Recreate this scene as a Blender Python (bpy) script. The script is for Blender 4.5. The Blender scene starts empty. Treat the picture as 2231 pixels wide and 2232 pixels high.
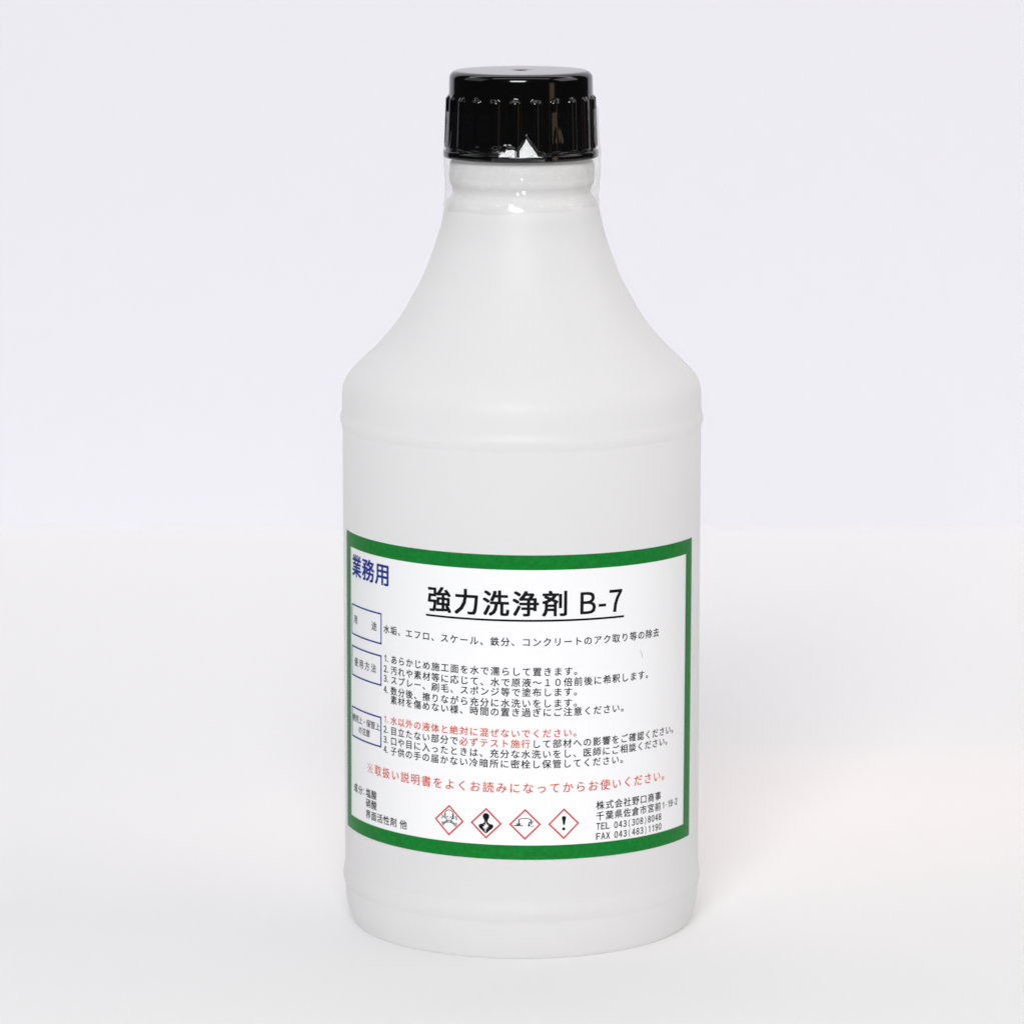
import bpy, bmesh, math, random
from mathutils import Vector, noise

random.seed(7)
SC = bpy.context.scene
COL = SC.collection
R = 0.046                      # radius of the bottle, metres
Z0 = 0.043                     # bottle profile below is measured from this height (in R) above the table

# ------------------------------------------------------------------ camera
cam_d = bpy.data.cameras.new('camera')
cam = bpy.data.objects.new('camera', cam_d)
COL.objects.link(cam)
cam.location = (0.0, -25.908 * R, (6.6394 + Z0) * R)
cam.rotation_euler = (math.pi / 2 - 0.1664, 0.0, 0.0021)
cam_d.sensor_fit = 'HORIZONTAL'
cam_d.sensor_width = 36.0
cam_d.lens = 164.9
cam_d.clip_start = 0.05
cam_d.clip_end = 50.0
cam_d.dof.use_dof = True
cam_d.dof.focus_distance = 1.16
cam_d.dof.aperture_fstop = 22.0
SC.camera = cam

# ------------------------------------------------------------------ world, lamps, exposure
W = bpy.data.worlds.new('World')
SC.world = W
W.use_nodes = True
W.node_tree.nodes['Background'].inputs[0].default_value = (0.80, 0.80, 1.0, 1)
W.node_tree.nodes['Background'].inputs[1].default_value = 0.03


def area(name, loc, target, sx, sy, power, col=(1, 1, 1)):
    d = bpy.data.lights.new(name, 'AREA')
    d.shape = 'RECTANGLE'
    d.size, d.size_y, d.energy, d.color = sx, sy, power, col
    o = bpy.data.objects.new(name, d)
    COL.objects.link(o)
    o.location = loc
    v = Vector(target) - Vector(loc)
    o.rotation_euler = v.to_track_quat('-Z', 'Y').to_euler()
    return o


area('left_fill', (-1.40, -0.10, 0.95), (0.0, 0.0, 0.12), 1.1, 0.9, 2.7, (0.92, 0.97, 1.0))  # unseen side fill, added to flatten the shading across the bottle
area('right_fill', (1.40, -0.10, 0.95), (0.0, 0.0, 0.12), 1.1, 0.9, 5.8, (1.0, 0.955, 0.90))  # its warmer counterpart, also an added fill for the bottle's side
area('background_fill', (0.0, 0.38, 1.20), (0.0, 0.52, 0.0), 2.6, 0.3, 5.4, (1.0, 0.985, 0.955))  # added lamp that brightens the far table, not a known source
area('overhead_softbox', (0.0, -0.6, 1.9), (0.0, 0.6, 0.35), 2.4, 0.5, 7.0, (1.0, 0.99, 1.0))
area('front_window', (-0.20, -2.3, 1.25), (0.0, 0.0, 0.12), 1.0, 0.75, 55.0, (0.98, 0.99, 1.0))

area('warm_room_glow', (1.75, -1.45, 0.10), (0.0, 0.0, 0.15), 0.30, 0.5, 0.5, (1.0, 0.72, 0.42))  # stands in for the unseen room's warm reflections in the film
_sp = bpy.data.lights.new('warm_patch_fill', 'SPOT')  # spot added to lay a warm glow on the table behind right
_sp.energy, _sp.color, _sp.spot_size, _sp.spot_blend, _sp.shadow_soft_size = 4.2, (1.0, 0.40, 0.26), math.radians(15), 1.0, 0.05
_so = bpy.data.objects.new('warm_patch_fill', _sp)
COL.objects.link(_so)
_so.location = (0.75, 0.40, 0.62)
_so.rotation_euler = (Vector((0.085, 0.12, 0.0)) - _so.location).to_track_quat('-Z', 'Y').to_euler()

SC.view_settings.view_transform = 'Standard'
SC.view_settings.look = 'None'
SC.view_settings.exposure = 0.0
SC.view_settings.gamma = 1.0
SC.view_settings.use_curve_mapping = False
SC.cycles.max_bounces = 20
SC.cycles.diffuse_bounces = 16
SC.cycles.transmission_bounces = 16
SC.cycles.transparent_max_bounces = 16
SC.cycles.use_denoising = True


# ------------------------------------------------------------------ materials
def mat(name, col, rough=0.5, spec=0.5, **kw):
    m = bpy.data.materials.new(name)
    m.use_nodes = True
    b = m.node_tree.nodes['Principled BSDF']
    b.inputs['Base Color'].default_value = (*col, 1)
    b.inputs['Roughness'].default_value = rough
    b.inputs['Specular IOR Level'].default_value = spec
    for k, v in kw.items():
        b.inputs[k.replace('_', ' ')].default_value = v
    return m


def nodes(m):
    return m.node_tree.nodes, m.node_tree.links, m.node_tree.nodes['Principled BSDF']


def add_bump(m, scale, strength, dist=0.0005, detail=3.0):
    n, l, b = nodes(m)
    tc = n.new('ShaderNodeTexCoord')
    t = n.new('ShaderNodeTexNoise')
    t.inputs['Scale'].default_value = scale
    t.inputs['Detail'].default_value = detail
    bp = n.new('ShaderNodeBump')
    bp.inputs['Strength'].default_value = strength
    bp.inputs['Distance'].default_value = dist
    l.new(tc.outputs['Object'], t.inputs['Vector'])
    l.new(t.outputs['Fac'], bp.inputs['Height'])
    l.new(bp.outputs['Normal'], b.inputs['Normal'])
    return tc


def add_tint(m, scale, c1, c2, lo=0.35, hi=0.65):
    """slight procedural mottling of the base colour"""
    n, l, b = nodes(m)
    tc = n.new('ShaderNodeTexCoord')
    t = n.new('ShaderNodeTexNoise')
    t.inputs['Scale'].default_value = scale
    t.inputs['Detail'].default_value = 4.0
    r = n.new('ShaderNodeValToRGB')
    r.color_ramp.elements[0].position = lo
    r.color_ramp.elements[0].color = (*c1, 1)
    r.color_ramp.elements[1].position = hi
    r.color_ramp.elements[1].color = (*c2, 1)
    l.new(tc.outputs['Object'], t.inputs['Vector'])
    l.new(t.outputs['Fac'], r.inputs['Fac'])
    l.new(r.outputs['Color'], b.inputs['Base Color'])


M_TABLE = mat('white_table_paper', (0.825, 0.82, 0.82), 0.6, 0.25)
add_bump(M_TABLE, 420, 0.05)
M_WALL = mat('white_backdrop_paper', (0.775, 0.765, 0.81), 0.8, 0.2)
add_bump(M_WALL, 300, 0.05)
# milky polyethylene: a thin wall that scatters light both back and through, with a satin skin
M_BODY = mat('milky_polyethylene', (0.925, 0.922, 0.922), 0.44, 0.50)
add_bump(M_BODY, 900, 0.03, 0.0002)
_n, _l, _b = nodes(M_BODY)
_t = _n.new('ShaderNodeBsdfTranslucent')
_t.inputs['Color'].default_value = (0.972, 0.970, 0.968, 1)
_x = _n.new('ShaderNodeMixShader')
_x.inputs[0].default_value = 0.58
# the neck's wall is thicker and lets less light through
_tc = _n.new('ShaderNodeTexCoord')
_sz = _n.new('ShaderNodeSeparateXYZ')
_mr = _n.new('ShaderNodeMapRange')
_mr.inputs['From Min'].default_value = (3.95 + Z0) * R
_mr.inputs['From Max'].default_value = (4.08 + Z0) * R
_mr.inputs['To Min'].default_value = 0.58
_mr.inputs['To Max'].default_value = 0.38
_l.new(_tc.outputs['Object'], _sz.inputs[0])
_l.new(_sz.outputs['Z'], _mr.inputs['Value'])
_l.new(_mr.outputs[0], _x.inputs[0])
_l.new(_b.outputs[0], _x.inputs[1])
_l.new(_t.outputs[0], _x.inputs[2])
_l.new(_x.outputs[0], _n['Material Output'].inputs['Surface'])
M_CAP = mat('black_glossy_plastic', (0.002, 0.002, 0.002), 0.09, 0.5)
add_bump(M_CAP, 160, 0.03, 0.0002, 1.0)
M_PAPER = mat('label_paper', (0.875, 0.872, 0.885), 0.5, 0.15)
add_bump(M_PAPER, 700, 0.03, 0.0002)
M_GREEN = mat('green_print', (0.014, 0.25, 0.04), 0.36, 0.10)
add_tint(M_GREEN, 900, (0.0040, 0.158, 0.019), (0.008, 0.210, 0.034), 0.3, 0.72)
M_BLACK = mat('black_ink', (0.005, 0.005, 0.006), 0.6, 0.12)
M_BLUE = mat('blue_ink', (0.014, 0.034, 0.25), 0.6, 0.12)
M_RED = mat('red_ink', (0.68, 0.058, 0.010), 0.6, 0.15)
M_SIGN = mat('pictogram_red_ink', (0.66, 0.030, 0.028), 0.6, 0.15)
M_WHITE = mat('white_print', (0.87, 0.868, 0.885), 0.4, 0.3)
M_GREY = mat('grey_scuff', (0.45, 0.45, 0.46), 0.6, 0.3)

# clear shrink film: sees through, with a thin-film sheen
M_FILM = bpy.data.materials.new('clear_film')
M_FILM.use_nodes = True
_n, _l = M_FILM.node_tree.nodes, M_FILM.node_tree.links
_n.remove(_n['Principled BSDF'])
_tr = _n.new('ShaderNodeBsdfTransparent')
_tr.inputs[0].default_value = (0.988, 0.985, 0.980, 1)
_gl = _n.new('ShaderNodeBsdfGlossy')
_gl.inputs['Roughness'].default_value = 0.075
_fr = _n.new('ShaderNodeLayerWeight')
_fr.inputs['Blend'].default_value = 0.5
_pw = _n.new('ShaderNodeMath')
_pw.operation = 'POWER'
_pw.inputs[1].default_value = 5.0
_mu = _n.new('ShaderNodeMath')
_mu.operation = 'MULTIPLY_ADD'
_mu.inputs[1].default_value = 0.85
_mu.inputs[2].default_value = 0.045
_mu.use_clamp = True
_mx = _n.new('ShaderNodeMixShader')
_l.new(_fr.outputs['Facing'], _pw.inputs[0])
_l.new(_pw.outputs[0], _mu.inputs[0])
_l.new(_mu.outputs[0], _mx.inputs[0])
_l.new(_tr.outputs[0], _mx.inputs[1])
_l.new(_gl.outputs[0], _mx.inputs[2])
_l.new(_mx.outputs[0], _n['Material Output'].inputs['Surface'])


# ------------------------------------------------------------------ object helpers
def link_mesh(name, bm, mats, parent=None, smooth=True):
    me = bpy.data.meshes.new(name)
    bm.to_mesh(me)
    bm.free()
    for m in (mats if isinstance(mats, (list, tuple)) else [mats]):
        me.materials.append(m)
    if smooth:
        for p in me.polygons:
            p.use_smooth = True
    o = bpy.data.objects.new(name, me)
    COL.objects.link(o)
    if parent:
        o.parent = parent
    return o


def box(name, x0, x1, y0, y1, z0, z1, m, bevel=0.0):
    bm = bmesh.new()
    bmesh.ops.create_cube(bm, size=1.0)
    for v in bm.verts:
        v.co = Vector(((x0 + x1) / 2 + v.co.x * (x1 - x0), (y0 + y1) / 2 + v.co.y * (y1 - y0),
                       (z0 + z1) / 2 + v.co.z * (z1 - z0)))
    if bevel:
        bmesh.ops.bevel(bm, geom=list(bm.edges), offset=bevel, segments=3, affect='EDGES')
    return link_mesh(name, bm, m, smooth=False)


def spline(pts, step):
    """Catmull-Rom through (r, z) keys"""
    out = []
    n = len(pts)
    for i in range(n - 1):
        p0 = pts[max(i - 1, 0)]
        p1, p2 = pts[i], pts[i + 1]
        p3 = pts[min(i + 2, n - 1)]
        k = max(2, int(math.hypot(p2[0] - p1[0], p2[1] - p1[1]) / step))
        for j in range(k):
            t = j / k
            q = []
            for a in (0, 1):
                m1 = (p2[a] - p0[a]) / 2
                m2 = (p3[a] - p1[a]) / 2
                q.append((2 * t**3 - 3 * t**2 + 1) * p1[a] + (t**3 - 2 * t**2 + t) * m1
                         + (-2 * t**3 + 3 * t**2) * p2[a] + (t**3 - t**2) * m2)
            out.append(tuple(q))
    out.append(pts[-1])
    return out


def lathe(prof, seg, rfun=None, cap_first=False, cap_last=False):
    """prof: (r, z) in R units, z from the profile origin; rfun(phi, r, z) may change r"""
    bm = bmesh.new()
    rings = []
    for r, z in prof:
        ring = []
        for i in range(seg):
            a = 2 * math.pi * i / seg
            rr = rfun(a, r, z) if rfun else r
            ring.append(bm.verts.new((R * rr * math.sin(a), -R * rr * math.cos(a), R * (z + Z0))))
        rings.append(ring)
    for a, b in zip(rings, rings[1:]):
        for i in range(seg):
            j = (i + 1) % seg
            bm.faces.new((a[i], a[j], b[j], b[i]))
    if cap_first:
        bm.faces.new(list(reversed(rings[0])))
    if cap_last:
        bm.faces.new(rings[-1])
    bmesh.ops.recalc_face_normals(bm, faces=bm.faces)
    return bm


# ------------------------------------------------------------------ the setting
t = box('table', -0.95, 0.95, -0.42, 0.604, -0.03, 0.0, M_TABLE)
t['kind'] = 'structure'
t['label'] = 'white paper covered table top under the bottle'
w = box('backdrop', -0.60, 0.60, 0.602, 0.63, -0.02, 1.30, M_WALL)
w['kind'] = 'structure'
w['label'] = 'pale lavender white backdrop behind the table'

# ------------------------------------------------------------------ the bottle
bottle = bpy.data.objects.new('cleaner_bottle', None)
COL.objects.link(bottle)
bottle.location = (0, 0, 0)
bottle.empty_display_size = 0.02
bottle['label'] = 'milky white cleaner bottle with black ribbed cap and green bordered label on white table'
bottle['category'] = 'bottle'

upper = [(0.36, 4.60), (0.36, 4.30), (0.372, 4.275), (0.392, 4.262), (0.400, 4.24), (0.402, 4.20), (0.401, 4.16),
         (0.396, 4.138), (0.386, 4.122), (0.382, 4.10), (0.386, 4.075), (0.404, 4.055), (0.418, 4.038),
         (0.4255, 4.015), (0.432, 3.985), (0.4557, 3.879), (0.484, 3.79), (0.5474, 3.624), (0.6154, 3.496), (0.6919, 3.368),
         (0.7997, 3.240), (0.8646, 3.177), (0.930, 3.113), (0.973, 3.062), (0.996, 3.010), (1.001, 2.965)]
lower = [(1.001, 2.965), (1.002, 2.90), (1.0035, 2.872), (1.008, 2.856), (1.0124, 2.842), (1.0140, 2.831), (1.0122, 2.818),
         (1.0065, 2.803), (1.0022, 2.790), (1.0003, 2.774), (1.000, 2.65)]
tail = [(1.000, 2.65), (0.999, 1.5), (0.999, 0.36)]
foot = [(0.999, 0.36), (0.9995, 0.30), (1.003, 0.275), (1.0082, 0.248), (1.0098, 0.230), (1.0078, 0.210), (1.002, 0.190),
        (0.9985, 0.182), (0.9965, 0.17), (0.9945, 0.12), (0.990, 0.078), (0.982, 0.046), (0.968, 0.005), (0.955, -0.025),
        (0.940, -0.040), (0.918, -0.0425), (0.88, -0.035), (0.80, 0.0), (0.55, 0.045), (0.25, 0.055), (0.02, 0.056)]
prof = spline(upper, 0.012)[:-1] + spline(lower, 0.006)[:-1] + spline(tail, 0.05)[:-1] + spline(foot, 0.006)
bm = lathe(prof, 256, None, True, True)
link_mesh('body', bm, M_BODY, bottle)

# ---- cap: one ribbed screw cap
NR = 22
RIB0 = math.radians(-4.6)


def capr(a, r, z):
    if z > 4.66 or z < 4.333:
        return r
    step = 2 * math.pi / NR
    k = (a - RIB0 + step / 2) % step - step / 2
    s = k * 0.40
    zc = 4.602
    dd = abs(s) if z < zc else math.hypot(s, z - zc)
    wd = 0.031
    base = r
    if dd < wd:
        h = (0.0165 + 0.006 * (4.6 - z)) * min(1.0, max(0.1, (4.636 - z) / 0.026)) * min(1.0, (z - 4.33) / 0.012)
        return base + h * (1 - (dd / wd) ** 2) ** 0.7
    return base


cp = [(0.375, 4.42), (0.385, 4.287), (0.400, 4.285), (0.424, 4.285), (0.4285, 4.287), (0.4305, 4.293), (0.4305, 4.312), (0.4285, 4.322),
      (0.418, 4.328), (0.410, 4.332)]
for i in range(66):
    z = 4.336 + (4.655 - 4.336) * i / 65
    cp.append((0.4080 - 0.0105 * (z - 4.336) / 0.32, z))
cp += [(0.3972, 4.665), (0.3968, 4.69), (0.3963, 4.712)]
for i in range(1, 13):
    a = math.pi / 2 * i / 12
    cp.append((0.3538 + 0.0425 * math.cos(a), 4.7175 + 0.0425 * math.sin(a)))
cp += [(0.34, 4.7605), (0.25, 4.7605), (0.10, 4.7605), (0.040, 4.7605), (0.036, 4.759), (0.031, 4.752), (0.026, 4.7505), (0.004, 4.7505)]
bm = lathe(cp, 22 * 36, capr, False, True)
cap = link_mesh('cap', bm, M_CAP, bottle)
cap.location.x = -0.005 * R


# ---- clear seal film round the lower cap and the neck
def film_r(a, z):
    s = math.sin(a)
    a_ = a if a < math.pi else a - 2 * math.pi
    front = math.exp(-((a if a < math.pi else a - 2 * math.pi) / 0.42) ** 2)
    # follows ribs, flange, neck bead, then shoulder
    keys = [(4.575, 0.4165), (4.50, 0.4190), (4.40, 0.4240), (4.335, 0.4310), (4.318, 0.4335), (4.295, 0.4335), (4.275, 0.4315),
            (4.22, 0.4290), (4.13, 0.4270), (4.08, 0.4260), (4.05, 0.4270), (4.01, 0.4335), (3.985, 0.4400)]
    r = keys[-1][1]
    for (za, ra), (zb, rb) in zip(keys, keys[1:]):
        if za >= z >= zb:
            u = (za - z) / (za - zb)
            u = u * u * (3 - 2 * u)
            r = ra + (rb - ra) * u
            break
    if z > 4.575:
        r = keys[0][1]
    # stands off on the right hand side
    stand = max(0.0, s) ** 6 * 0.005 * min(1.0, max(0.0, (z - 4.10) / 0.15))
    p = Vector((math.sin(a) * 3.2, math.cos(a) * 3.2, z * 1.1))
    n1 = noise.noise(p * 2.6)
    n2 = abs(noise.noise(Vector((math.sin(a) * 9, math.cos(a) * 9, z * 2.5 + 4.0))))
    on_cap = min(1.0, max(0.0, (z - 4.325) / 0.05)) * min(1.0, max(0.0, (4.50 - z) / 0.10))
    below = min(1.0, max(0.0, (4.27 - z) / 0.05)) * min(1.0, max(0.0, (z - 4.02) / 0.05))
    fold = (0.0035 * n1 + 0.006 * n2 - 0.003)
    r += stand + fold * (1.0 * on_cap + 0.8 * below) * (0.45 + 1.1 * front)
    pk = abs(noise.noise(Vector((math.sin(a) * 6 + z * 3.0, math.cos(a) * 6, z * 7.0))))
    r += 0.014 * (pk - 0.25) * below
    # small crinkles running round the neck, and a doubled hem
    nz = noise.noise(Vector((a_ * 9, 5.2, 0)))
    for zc, am, wd in ((4.185, 0.0052, 0.014), (4.105, 0.0040, 0.011), (4.235, 0.0028, 0.010)):
        r += am * (0.55 + 0.9 * noise.noise(Vector((a_ * 17, zc * 31, 1.3)))) * math.exp(-((z - zc - 0.012 * nz) / wd) ** 2)
    r += 0.0022 * (1.0 if z < 4.052 + 0.006 * nz else 0.0)
    flute = noise.noise(Vector((a_ * 7.5, 1.7, z * 0.8)))
    r += 0.0060 * flute * on_cap * math.exp(-((a_) / 0.75) ** 2)
    # in front the film is pulled into two flat facets that flare out over the cap's rim and meet in a crease
    af = a if a < math.pi else a - 2 * math.pi
    if -0.42 < af < 0.32 and 4.285 < z < 4.49:
        wob = 0.006 * noise.noise(Vector((af * 14, 3.1, 0)))
        if af < -0.06:
            zs, piv, az = 4.376 + wob + 0.010 * math.cos((af + 0.23) * 9), 4.400, -0.125
        else:
            zs, piv, az = 4.350 + 0.095 * max(0.0, 1 - abs(af - 0.06) / 0.15) + wob, 4.435, -0.058
        st = lambda q: q * q * (3 - 2 * q)
        m = st(max(0.0, min(1.0, (zs - z) / 0.026))) * st(max(0.0, min(1.0, (af + 0.40) / 0.05, (0.30 - af) / 0.05)))
        plane = (0.4245 + 0.26 * (piv - max(z, 4.316))) / math.cos(af - az)
        plane += 0.0030 * noise.noise(Vector((af * 9, z * 16, 0.7)))
        plane -= 0.006 * math.exp(-((af + 0.06) / 0.012) ** 2)
        rim = st(min(1.0, max(0.0, (z - 4.287) / 0.027)))
        r += (plane - r) * m * rim
    return r


bm = bmesh.new()
NA, NZ = 540, 110
grid = []
for k in range(NZ + 1):
    row = []
    for i in range(NA):
        a = 2 * math.pi * i / NA
        ztop = 4.548 + 0.010 * math.sin(a + 0.6) + 0.003 * math.sin(5 * a)
        zbot = 4.012 + 0.014 * math.sin(a * 1.0 + 0.3) - 0.008 * math.cos(a) + 0.004 * math.sin(7 * a + 1)
        z = ztop + (zbot - ztop) * k / NZ
        rr = film_r(a, z)
        row.append(bm.verts.new((R * rr * math.sin(a), -R * rr * math.cos(a), R * (z + Z0))))
    grid.append(row)
for a, b in zip(grid, grid[1:]):
    for i in range(NA):
        j = (i + 1) % NA
        bm.faces.new((a[i], b[i], b[j], a[j]))
bmesh.ops.recalc_face_normals(bm, faces=bm.faces)
film = link_mesh('seal_film', bm, M_FILM, bottle)

# ------------------------------------------------------------------ the label
U0, V0, ROT = -0.0602, 1.376, -0.0106     # where the label's middle sits on the unrolled body
CR_, SR_ = math.cos(ROT), math.sin(ROT)
LW, LH = 1.2655, 0.8437                   # half width and half height of the label
IW, IH = 1.178, 0.7632                    # half size of the white field inside the border
R_PAPER, R_PRINT, R_TOP = 1.0032, 1.0040, 1.0045


def bend(u, v, r):
    a = U0 + u * CR_ - v * SR_
    z = V0 + u * SR_ + v * CR_
    return Vector((R * r * math.sin(a), -R * r * math.cos(a), R * (z + Z0)))


def patch(bm, u0, u1, v0, v1, r, mi=0, du=0.016):
    """flat strip of print wrapped round the body"""
    k = max(1, int(math.ceil((u1 - u0) / du)))
    kv = max(1, int(math.ceil((v1 - v0) / 0.2)))
    rows = [[bm.verts.new(bend(u0 + (u1 - u0) * i / k, v0 + (v1 - v0) * j / kv, r)) for i in range(k + 1)] for j in range(kv + 1)]
    for j in range(kv):
        for i in range(k):
            f = bm.faces.new((rows[j][i], rows[j][i + 1], rows[j + 1][i + 1], rows[j + 1][i]))
            f.material_index = mi
    return rows


bm = bmesh.new()
n = 160
front = [[bm.verts.new(bend(-LW + 2 * LW * i / n, v, R_PAPER)) for i in range(n + 1)] for v in (-LH, -LH / 3, LH / 3, LH)]
for j in range(3):
    for i in range(n):
        bm.faces.new((front[j][i], front[j][i + 1], front[j + 1][i + 1], front[j + 1][i]))
for row in (front[0], front[-1]):       # the paper's thin edge, down to the bottle
    row = [bm.verts.new(v.co) for v in row]
    back = [bm.verts.new(v.co - Vector((v.co.x, v.co.y, 0)).normalized() * (R * 0.004)) for v in row]
    for i in range(n):
        bm.faces.new((row[i], row[i + 1], back[i + 1], back[i]))
bmesh.ops.recalc_face_normals(bm, faces=bm.faces)
label = link_mesh('label', bm, M_PAPER, bottle)

bm = bmesh.new()
patch(bm, -LW, LW, IH, LH, R_PRINT)
patch(bm, -LW, LW, -LH, -IH, R_PRINT)
patch(bm, -LW, -IW, -IH, IH, R_PRINT)
patch(bm, IW, LW, -IH, IH, R_PRINT)
link_mesh('border', bm, M_GREEN, label)

# ---- lettering: each character is turned into a flat mesh, laid out in label units, cut in strips and wrapped
_glyph = {}


def glyph(ch):
    key = ch
    if key not in _glyph:
        cu = bpy.data.curves.new('glyph', 'FONT')
        cu.body = ch
        cu.size = 1.0
        cu.resolution_u = 3
        o = bpy.data.objects.new('glyph', cu)
        COL.objects.link(o)
        dg = bpy.context.evaluated_depsgraph_get()
        me = bpy.data.meshes.new_from_object(o.evaluated_get(dg))
        vs = [(v.co.x, v.co.y) for v in me.vertices]
        fs = [tuple(p.vertices) for p in me.polygons]
        bpy.data.objects.remove(o)
        bpy.data.curves.remove(cu)
        bpy.data.meshes.remove(me)
        _glyph[key] = (vs, fs)
    return _glyph[key]


def wrap(bm, vs, fs, r, mi=0, du=0.022):
    """vs in label units; cut at regular u, then bend onto the body and add to bm"""
    t = bmesh.new()
    bv = [t.verts.new((x, y, 0)) for x, y in vs]
    for f in fs:
        if len(set(f)) > 2:
            try:
                t.faces.new([bv[i] for i in f])
            except ValueError:
                pass
    x0, x1 = min(p[0] for p in vs), max(p[0] for p in vs)
    k = int(x0 / du) - 1
    while k * du < x1:
        if k * du > x0:
            bmesh.ops.bisect_plane(t, geom=list(t.verts) + list(t.edges) + list(t.faces), dist=1e-7,
                                   plane_co=(k * du, 0, 0), plane_no=(1, 0, 0))
        k += 1
    t.verts.index_update()
    nv = [bm.verts.new(bend(v.co.x, v.co.y, r)) for v in t.verts]
    for f in t.faces:
        try:
            g = bm.faces.new([nv[v.index] for v in f.verts])
            g.material_index = mi
        except ValueError:
            pass
    t.free()


# a plain figure one: stem and flag
ONE = ([(0.62, 0.0), (1.0, 0.0), (1.0, 1.0), (0.72, 1.0), (0.62, 0.90), (0.0, 0.80), (0.0, 0.70), (0.62, 0.74)],
       [(0, 1, 2, 3, 4), (0, 4, 5), (0, 5, 6), (0, 6, 7)])
ONE = (ONE[0], [(0, 1, 2, 3), (0, 3, 4), (7, 4, 5), (7, 5, 6)])


def over(bm, vs, fs, mi, d):
    """print a shape; with d > 0 print it several times, shifted, so its strokes grow by d"""
    if d <= 0:
        wrap(bm, vs, fs, R_PRINT, mi)
        return
    for k, (ox, oy) in enumerate(((d, 0.7 * d), (-d, 0.7 * d), (d, -0.7 * d), (-d, -0.7 * d))):
        wrap(bm, [(x + ox, y + oy) for x, y in vs], fs, R_PRINT + k * 0.00010, mi)


def put(bm, ch, uc, vc, em, mi=0, bold=0.0, sx=1.0):
    """a full width character with its em box centred on (uc, vc)"""
    if ch in ' 　':
        return
    vs, fs = glyph(ch)
    if not vs:
        return
    over(bm, [(uc + (x - 0.5) * em * sx, vc + (y - 0.378) * em) for x, y in vs], fs, mi, bold * em)


def fit(bm, ch, u0, u1, v0, v1, mi=0, bold=0.0):
    """a character stretched to fill a box"""
    vs, fs = ONE if ch == '１' else glyph(ch)
    xs = [p[0] for p in vs]
    ys = [p[1] for p in vs]
    a, b, c, d = min(xs), max(xs), min(ys), max(ys)
    over(bm, [(u0 + (x - a) / (b - a) * (u1 - u0), v0 + (y - c) / (d - c) * (v1 - v0)) for x, y in vs], fs, mi, bold)


def line(bm, s, u_first, pitch, vc, em, mi=0, bold=0.0, sx=1.0):
    """characters at an even pitch; u_first is the centre of the first"""
    for i, ch in enumerate(s):
        put(bm, ch, u_first + i * pitch, vc, em, mi, bold, sx)


FULL = {c: chr(ord(c) + 0xFEE0) for c in '0123456789ABCDEFGHIJKLMNOPQRSTUVWXYZ()'}
WID = {'1': 0.45, '(': 0.42, ')': 0.42, '-': 0.55, '.': 0.25}


def latin(bm, s, u0, pitch, v0, h, mi=0, fill=0.80):
    """narrow letters and digits in equal cells"""
    for i, ch in enumerate(s):
        if ch == ' ':
            continue
        wd = pitch * fill * WID.get(ch, 1.0)
        c = u0 + (i + 0.5) * pitch
        if ch == '-':
            fit(bm, '-', c - wd / 2, c + wd / 2, v0 + h * 0.36, v0 + h * 0.46, mi)
        elif ch == '.':
            fit(bm, '.', u0 + i * pitch + 0.002, u0 + i * pitch + 0.0105, v0 - 0.001, v0 + 0.0065, mi)
        elif ch in '()':
            fit(bm, FULL[ch], c - wd / 2, c + wd / 2, v0 - h * 0.16, v0 + h * 1.05, mi, 0.0007)
        else:
            fit(bm, FULL[ch], c - wd / 2, c + wd / 2, v0, v0 + h, mi, 0.0009)


# title and its underline
bm = bmesh.new()
line(bm, '強力洗浄剤', -0.4085, 0.1613, 0.5775, 0.1485, 0, 0.0225)
fit(bm, 'Ｂ', 0.3785, 0.4640, 0.5150, 0.6330, 0, 0.0024)
fit(bm, '-', 0.4830, 0.5280, 0.5490, 0.5640)
fit(bm, '７', 0.5500, 0.6260, 0.5150, 0.6350, 0, 0.0026)
patch(bm, -0.4898, 0.6434, 0.4790, 0.4900, R_PRINT)
link_mesh('title_text', bm, M_BLACK, label)

# heading top left
bm = bmesh.new()
line(bm, '業務用', -1.0865, 0.1378, 0.667, 0.1310, 0, 0.024)
link_mesh('heading_text', bm, M_BLUE, label)


# three blue boxes with their captions
def section_box(v1, v0, rows):
    bm = bmesh.new()
    u0, u1, w_ = -1.1600, -0.8150, 0.0088
    patch(bm, u0, u1, v1 - w_, v1, R_PRINT, 0)
    patch(bm, u0, u1, v0, v0 + w_, R_PRINT, 0)
    patch(bm, u0, u0 + w_, v0 + w_, v1 - w_, R_PRINT, 0)
    patch(bm, u1 - w_, u1, v0 + w_, v1 - w_, R_PRINT, 0)
    for s, uf, pitch, vc, em in rows:
        line(bm, s, uf, pitch, vc, em, 1, 0.004 if len(s) == 2 else 0.008)
    link_mesh('section_box', bm, [M_BLUE, M_BLACK], label)


section_box(0.4480, 0.2730, [('用途', -1.098, 0.214, 0.3655, 0.053)])
section_box(0.2125, 0.0400, [('使用方法', -1.0905, 0.0672, 0.1270, 0.053)])
section_box(-0.1335, -0.3075, [('使用上・保管上', -1.1265, 0.0463, -0.1945, 0.0465), ('の注意', -1.0370, 0.0455, -0.2500, 0.0455)])

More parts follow.
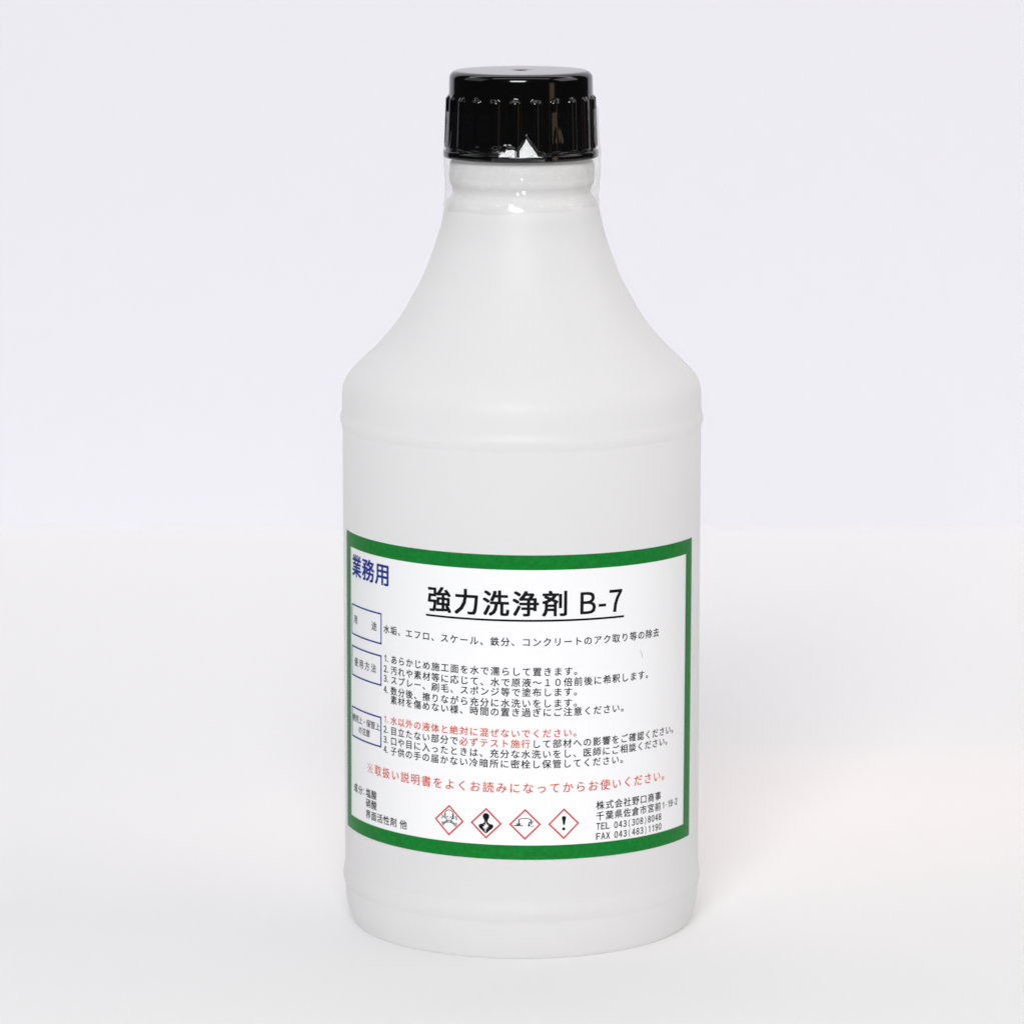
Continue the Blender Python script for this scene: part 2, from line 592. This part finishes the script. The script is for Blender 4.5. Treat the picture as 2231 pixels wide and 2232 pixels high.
# instructions in black
P, E_, BD = 0.05697, 0.0515, 0.012
bm = bmesh.new()
UF = -0.7125
line(bm, '水垢、エフロ、スケール、鉄分、コンクリートのアク取り等の除去', -0.7730, P, 0.3665, E_, 0, BD)
for k, (vc, s) in enumerate([(0.2030, 'あらかじめ施工面を水で濡らして置きます。'),
                             (0.1430, '汚れや素材等に応じて、水で原液～１０倍前後に希釈します。'),
                             (0.0890, 'スプレー、刷毛、スポンジ等で塗布します。'),
                             (0.0278, '数分後、擦りながら充分に水洗いをします。')]):
    line(bm, s, UF, P, vc, E_, 0, BD)
    latin(bm, '%d.' % (k + 1), -0.7965, 0.0275, vc - 0.0185, 0.037)
line(bm, '素材を傷めない様、時間の置き過ぎにご注意ください。', UF, P, -0.0222, E_, 0, BD)
line(bm, '目立たない部分で', UF, P, -0.1968, E_, 0, BD)
line(bm, 'して部材への影響をご確認ください。', UF + 15 * P, P, -0.1968, E_, 0, BD)
latin(bm, '2.', -0.7965, 0.0275, -0.1968 - 0.0185, 0.037)
for k, (vc, s) in enumerate([(-0.2540, '口や目に入ったときは、充分な水洗いをし、医師にご相談ください。'),
                             (-0.3098, '子供の手の届かない冷暗所に密栓し保管してください。')]):
    line(bm, s, UF, P, vc, E_, 0, BD)
    latin(bm, '%d.' % (k + 3), -0.7965, 0.0275, vc - 0.0185, 0.037)
link_mesh('instruction_text', bm, M_BLACK, label)

# warnings in red
bm = bmesh.new()
line(bm, '水以外の液体と絶対に混ぜないでください。', UF, P, -0.1390, E_, 0, BD)
latin(bm, '1.', -0.7965, 0.0275, -0.1390 - 0.0185, 0.037)
line(bm, '必ずテスト施行', UF + 8 * P - 0.0005, P, -0.1968, E_, 0, BD)
KU, KV = -0.9230, -0.4435
line(bm, '取扱い説明書をよくお読みになってからお使いください。', -0.8455, 0.07275, -0.4430, 0.0635, 0, 0.008)
WARN = bm

# ingredients and maker
bm = bmesh.new()
line(bm, '成分', -1.1000, 0.0640, -0.5915, 0.0535, 0, 0.012)
fit(bm, ':', -0.9955, -0.9870, -0.6085, -0.5750)
line(bm, '塩酸', -0.9420, 0.0577, -0.5895, 0.0545, 0, 0.012)
line(bm, '硝酸', -0.9420, 0.0577, -0.6470, 0.0545, 0, 0.012)
line(bm, '界面活性剤', -0.9430, 0.0577, -0.7105, 0.0545, 0, 0.012)
put(bm, '他', -0.6370, -0.7105, 0.0545, 0, 0.012)
link_mesh('ingredient_text', bm, M_BLACK, label)
bm = bmesh.new()
line(bm, '株式会社野口商事', 0.5085, 0.0577, -0.5555, 0.0525, 0, 0.012)
line(bm, '千葉県佐倉市宮前', 0.5085, 0.0577, -0.6150, 0.0525, 0, 0.012)
latin(bm, '1-19-2', 0.9480, 0.0256, -0.6340, 0.0370)
latin(bm, 'TEL', 0.4835, 0.0290, -0.6915, 0.0368, 0, 0.78)
latin(bm, '043(308)8048', 0.5930, 0.0294, -0.6935, 0.0368, 0, 0.72)
latin(bm, 'FAX', 0.4835, 0.0300, -0.7480, 0.0368, 0, 0.78)
latin(bm, '043(483)1190', 0.5950, 0.0294, -0.7485, 0.0368, 0, 0.72)
link_mesh('maker_text', bm, M_BLACK, label)


# ---- helper shapes and hazard pictograms: red diamonds with a black sign
def poly(bm, pts, uc, vc, s, mi, r=R_PRINT):
    t = bmesh.new()
    f = t.faces.new([t.verts.new((x, y, 0)) for x, y in pts])
    bmesh.ops.triangulate(t, faces=[f])
    t.verts.index_update()
    vs = [(uc + v.co.x * s, vc + v.co.y * s) for v in t.verts]
    fs = [tuple(v.index for v in f.verts) for f in t.faces]
    t.free()
    wrap(bm, vs, fs, r, mi)


def stroke(bm, pts, wd, uc, vc, s, mi, r=R_PRINT, closed=False):
    if closed:
        pts = list(pts) + [pts[0]]
    for (x0, y0), (x1, y1) in zip(pts, pts[1:]):
        L = math.hypot(x1 - x0, y1 - y0) or 1e-6
        nx, ny = -(y1 - y0) / L * wd / 2, (x1 - x0) / L * wd / 2
        ex, ey = (x1 - x0) / L * wd * 0.3, (y1 - y0) / L * wd * 0.3
        poly(bm, [(x0 - ex + nx, y0 - ey + ny), (x0 - ex - nx, y0 - ey - ny), (x1 + ex - nx, y1 + ey - ny), (x1 + ex + nx, y1 + ey + ny)],
             uc, vc, s, mi, r)


for q in ([(-0.78, 0.78), (0.78, -0.78)], [(-0.78, -0.78), (0.78, 0.78)]):
    stroke(WARN, q, 0.13, KU, KV, 0.031, 0, R_PRINT + (0.0002 if q[0][1] > 0 else 0))
for q in ((0, 0.72), (0, -0.72), (0.72, 0), (-0.72, 0)):
    poly(WARN, [(q[0] + 0.14 * math.cos(k * 0.7854), q[1] + 0.14 * math.sin(k * 0.7854)) for k in range(8)], KU, KV, 0.031, 0)
link_mesh('warning_text', WARN, M_RED, label)


def oval(cx, cy, rx, ry, k=20, a0=0.0, a1=2 * math.pi):
    full = abs(a1 - a0 - 2 * math.pi) < 1e-6
    m = k if full else k - 1
    return [(cx + rx * math.cos(a0 + (a1 - a0) * i / m), cy + ry * math.sin(a0 + (a1 - a0) * i / m)) for i in range(k)]


S = 0.0868


def diamond(uc, text):
    bm = bmesh.new()
    vc = -0.6452
    o, i = 1.0, 0.862
    for k in range(4):
        c = [(1, 0), (0, 1), (-1, 0), (0, -1)]
        a, b = c[k], c[(k + 1) % 4]
        poly(bm, [(a[0] * o, a[1] * o), (b[0] * o, b[1] * o), (b[0] * i, b[1] * i), (a[0] * i, a[1] * i)], uc, vc, S, 0)
    return bm, uc, vc


def px(cx, cy, h, pts):
    return [((x - cx) / h, (cy - y) / h) for x, y in pts]


SIGNMATS = [M_SIGN, M_BLACK, M_WHITE]
# skull and crossbones, drawn in outline
bm, uc, vc = diamond(-0.3388, 'skull')
stroke(bm, oval(0, 0.36, 0.29, 0.30, 22, -0.30, math.pi + 0.30), 0.047, uc, vc, S, 1)
stroke(bm, [(-0.275, 0.27), (-0.255, 0.16), (-0.17, 0.10), (-0.17, -0.06), (-0.08, -0.12), (0.08, -0.12), (0.17, -0.06), (0.17, 0.10), (0.255, 0.16), (0.275, 0.27)],
       0.045, uc, vc, S, 1)
stroke(bm, [(-0.275, 0.42), (-0.275, 0.22)], 0.081, uc, vc, S, 1)
stroke(bm, [(0.275, 0.42), (0.265, 0.16)], 0.095, uc, vc, S, 1)
for sx in (-1, 1):
    poly(bm, oval(sx * 0.115, 0.215, 0.052, 0.048, 10), uc, vc, S, 1)
    # crossed bones with knobbed ends
    stroke(bm, [(sx * 0.20, 0.10), (sx * 0.40, 0.19)], 0.041, uc, vc, S, 1)
    stroke(bm, oval(sx * 0.46, 0.24, 0.06, 0.055, 8, -1.8, 2.6), 0.041, uc, vc, S, 1)
    stroke(bm, oval(sx * 0.49, 0.13, 0.055, 0.05, 8, -2.8, 1.2), 0.034, uc, vc, S, 1)
    stroke(bm, [(sx * 0.12, -0.03), (sx * 0.40, -0.20)], 0.054, uc, vc, S, 1)
    stroke(bm, [(sx * 0.10, -0.12), (sx * 0.36, -0.26)], 0.047, uc, vc, S, 1)
    stroke(bm, oval(sx * 0.47, -0.20, 0.055, 0.055, 8, -2.0, 2.2), 0.041, uc, vc, S, 1)
    stroke(bm, oval(sx * 0.41, -0.30, 0.055, 0.055, 8, -2.8, 1.4), 0.041, uc, vc, S, 1)
poly(bm, [(-0.03, 0.06), (0.03, 0.06), (0.0, 0.13)], uc, vc, S, 1)
stroke(bm, [(-0.10, -0.01), (0.10, -0.01)], 0.041, uc, vc, S, 1)
o = link_mesh('hazard_pictogram', bm, SIGNMATS, label)
o['label'] = 'red diamond with skull and crossbones'

# health hazard: bust with a white star
bm, uc, vc = diamond(-0.1268, 'bust')
C2 = (772, 458, 163)
poly(bm, px(*C2, [(770 + 34 * math.cos(a), 384 + (33 if math.sin(a) < 0 else 42) * math.sin(a)) for a in [2 * math.pi * i / 24 for i in range(24)]]), uc, vc, S, 1)
poly(bm, px(*C2, [(752, 418), (790, 418), (788, 446), (806, 463), (838, 468), (850, 486), (836, 512), (806, 535), (782, 560), (770, 565), (758, 560),
                  (735, 537), (706, 514), (692, 487), (710, 468), (738, 462), (754, 445)]), uc, vc, S, 1, 1.0041)
star = []
for i in range(16):
    a = math.pi / 2 + 2 * math.pi * i / 16
    if i % 2:
        rr = 12
    else:
        rr = {0: 66, 4: 34, 8: 72, 12: 34}.get(i, 36)
    star.append((769 + rr * math.cos(a) * 0.95, 493 - rr * math.sin(a)))
poly(bm, px(*C2, star), uc, vc, S, 2, R_TOP)
o = link_mesh('hazard_pictogram', bm, SIGNMATS, label)
o['label'] = 'red diamond with a black bust bearing a white star'

# corrosion: liquid dripping on a plate and on a hand
bm, uc, vc = diamond(0.0858, 'corrosion')
C3 = (1179, 470, 165)
poly(bm, px(*C3, [(1062, 488), (1068, 478), (1100, 477), (1118, 482), (1154, 478), (1156, 488)]), uc, vc, S, 1)
for q in ([(1116, 418), (1113, 476)], [(1096, 462), (1102, 478)], [(1128, 462), (1122, 478)]):
    stroke(bm, px(*C3, q), 0.070, uc, vc, S, 1)
stroke(bm, px(*C3, [(1114, 420), (1140, 410), (1175, 405), (1210, 408), (1240, 420)]), 0.042, uc, vc, S, 1)
stroke(bm, px(*C3, [(1240, 420), (1236, 455)]), 0.070, uc, vc, S, 1)
stroke(bm, px(*C3, [(1263, 434), (1246, 456), (1240, 470)]), 0.056, uc, vc, S, 1)
poly(bm, px(*C3, [(1218, 440), (1228, 446), (1224, 466), (1232, 478), (1226, 494), (1206, 486), (1214, 468)]), uc, vc, S, 1)
stroke(bm, px(*C3, [(1240, 488), (1250, 497), (1268, 488), (1262, 478)]), 0.031, uc, vc, S, 1)
o = link_mesh('hazard_pictogram', bm, SIGNMATS, label)
o['label'] = 'red diamond with liquid corroding a plate and a hand'

# exclamation mark
bm, uc, vc = diamond(0.2985, 'mark')
C4 = (1584, 465, 164)
poly(bm, px(*C4, [(1566, 388), (1584, 385), (1603, 388), (1607, 398), (1594, 474), (1584, 480), (1576, 474), (1562, 398)]), uc, vc, S, 1)
poly(bm, px(*C4, [(1583 + 16 * math.cos(a), 519 + 16 * math.sin(a)) for a in [2 * math.pi * i / 18 for i in range(18)]]), uc, vc, S, 1)
o = link_mesh('hazard_pictogram', bm, SIGNMATS, label)
o['label'] = 'red diamond with a black exclamation mark'

# a short grey scuff on the paper
bm = bmesh.new()
stroke(bm, [(0.0, 0.022), (0.010, -0.002), (0.016, -0.022)], 0.0035, 0.760, 0.262, 1.0, 0)
link_mesh('scuff_mark', bm, M_GREY, label)
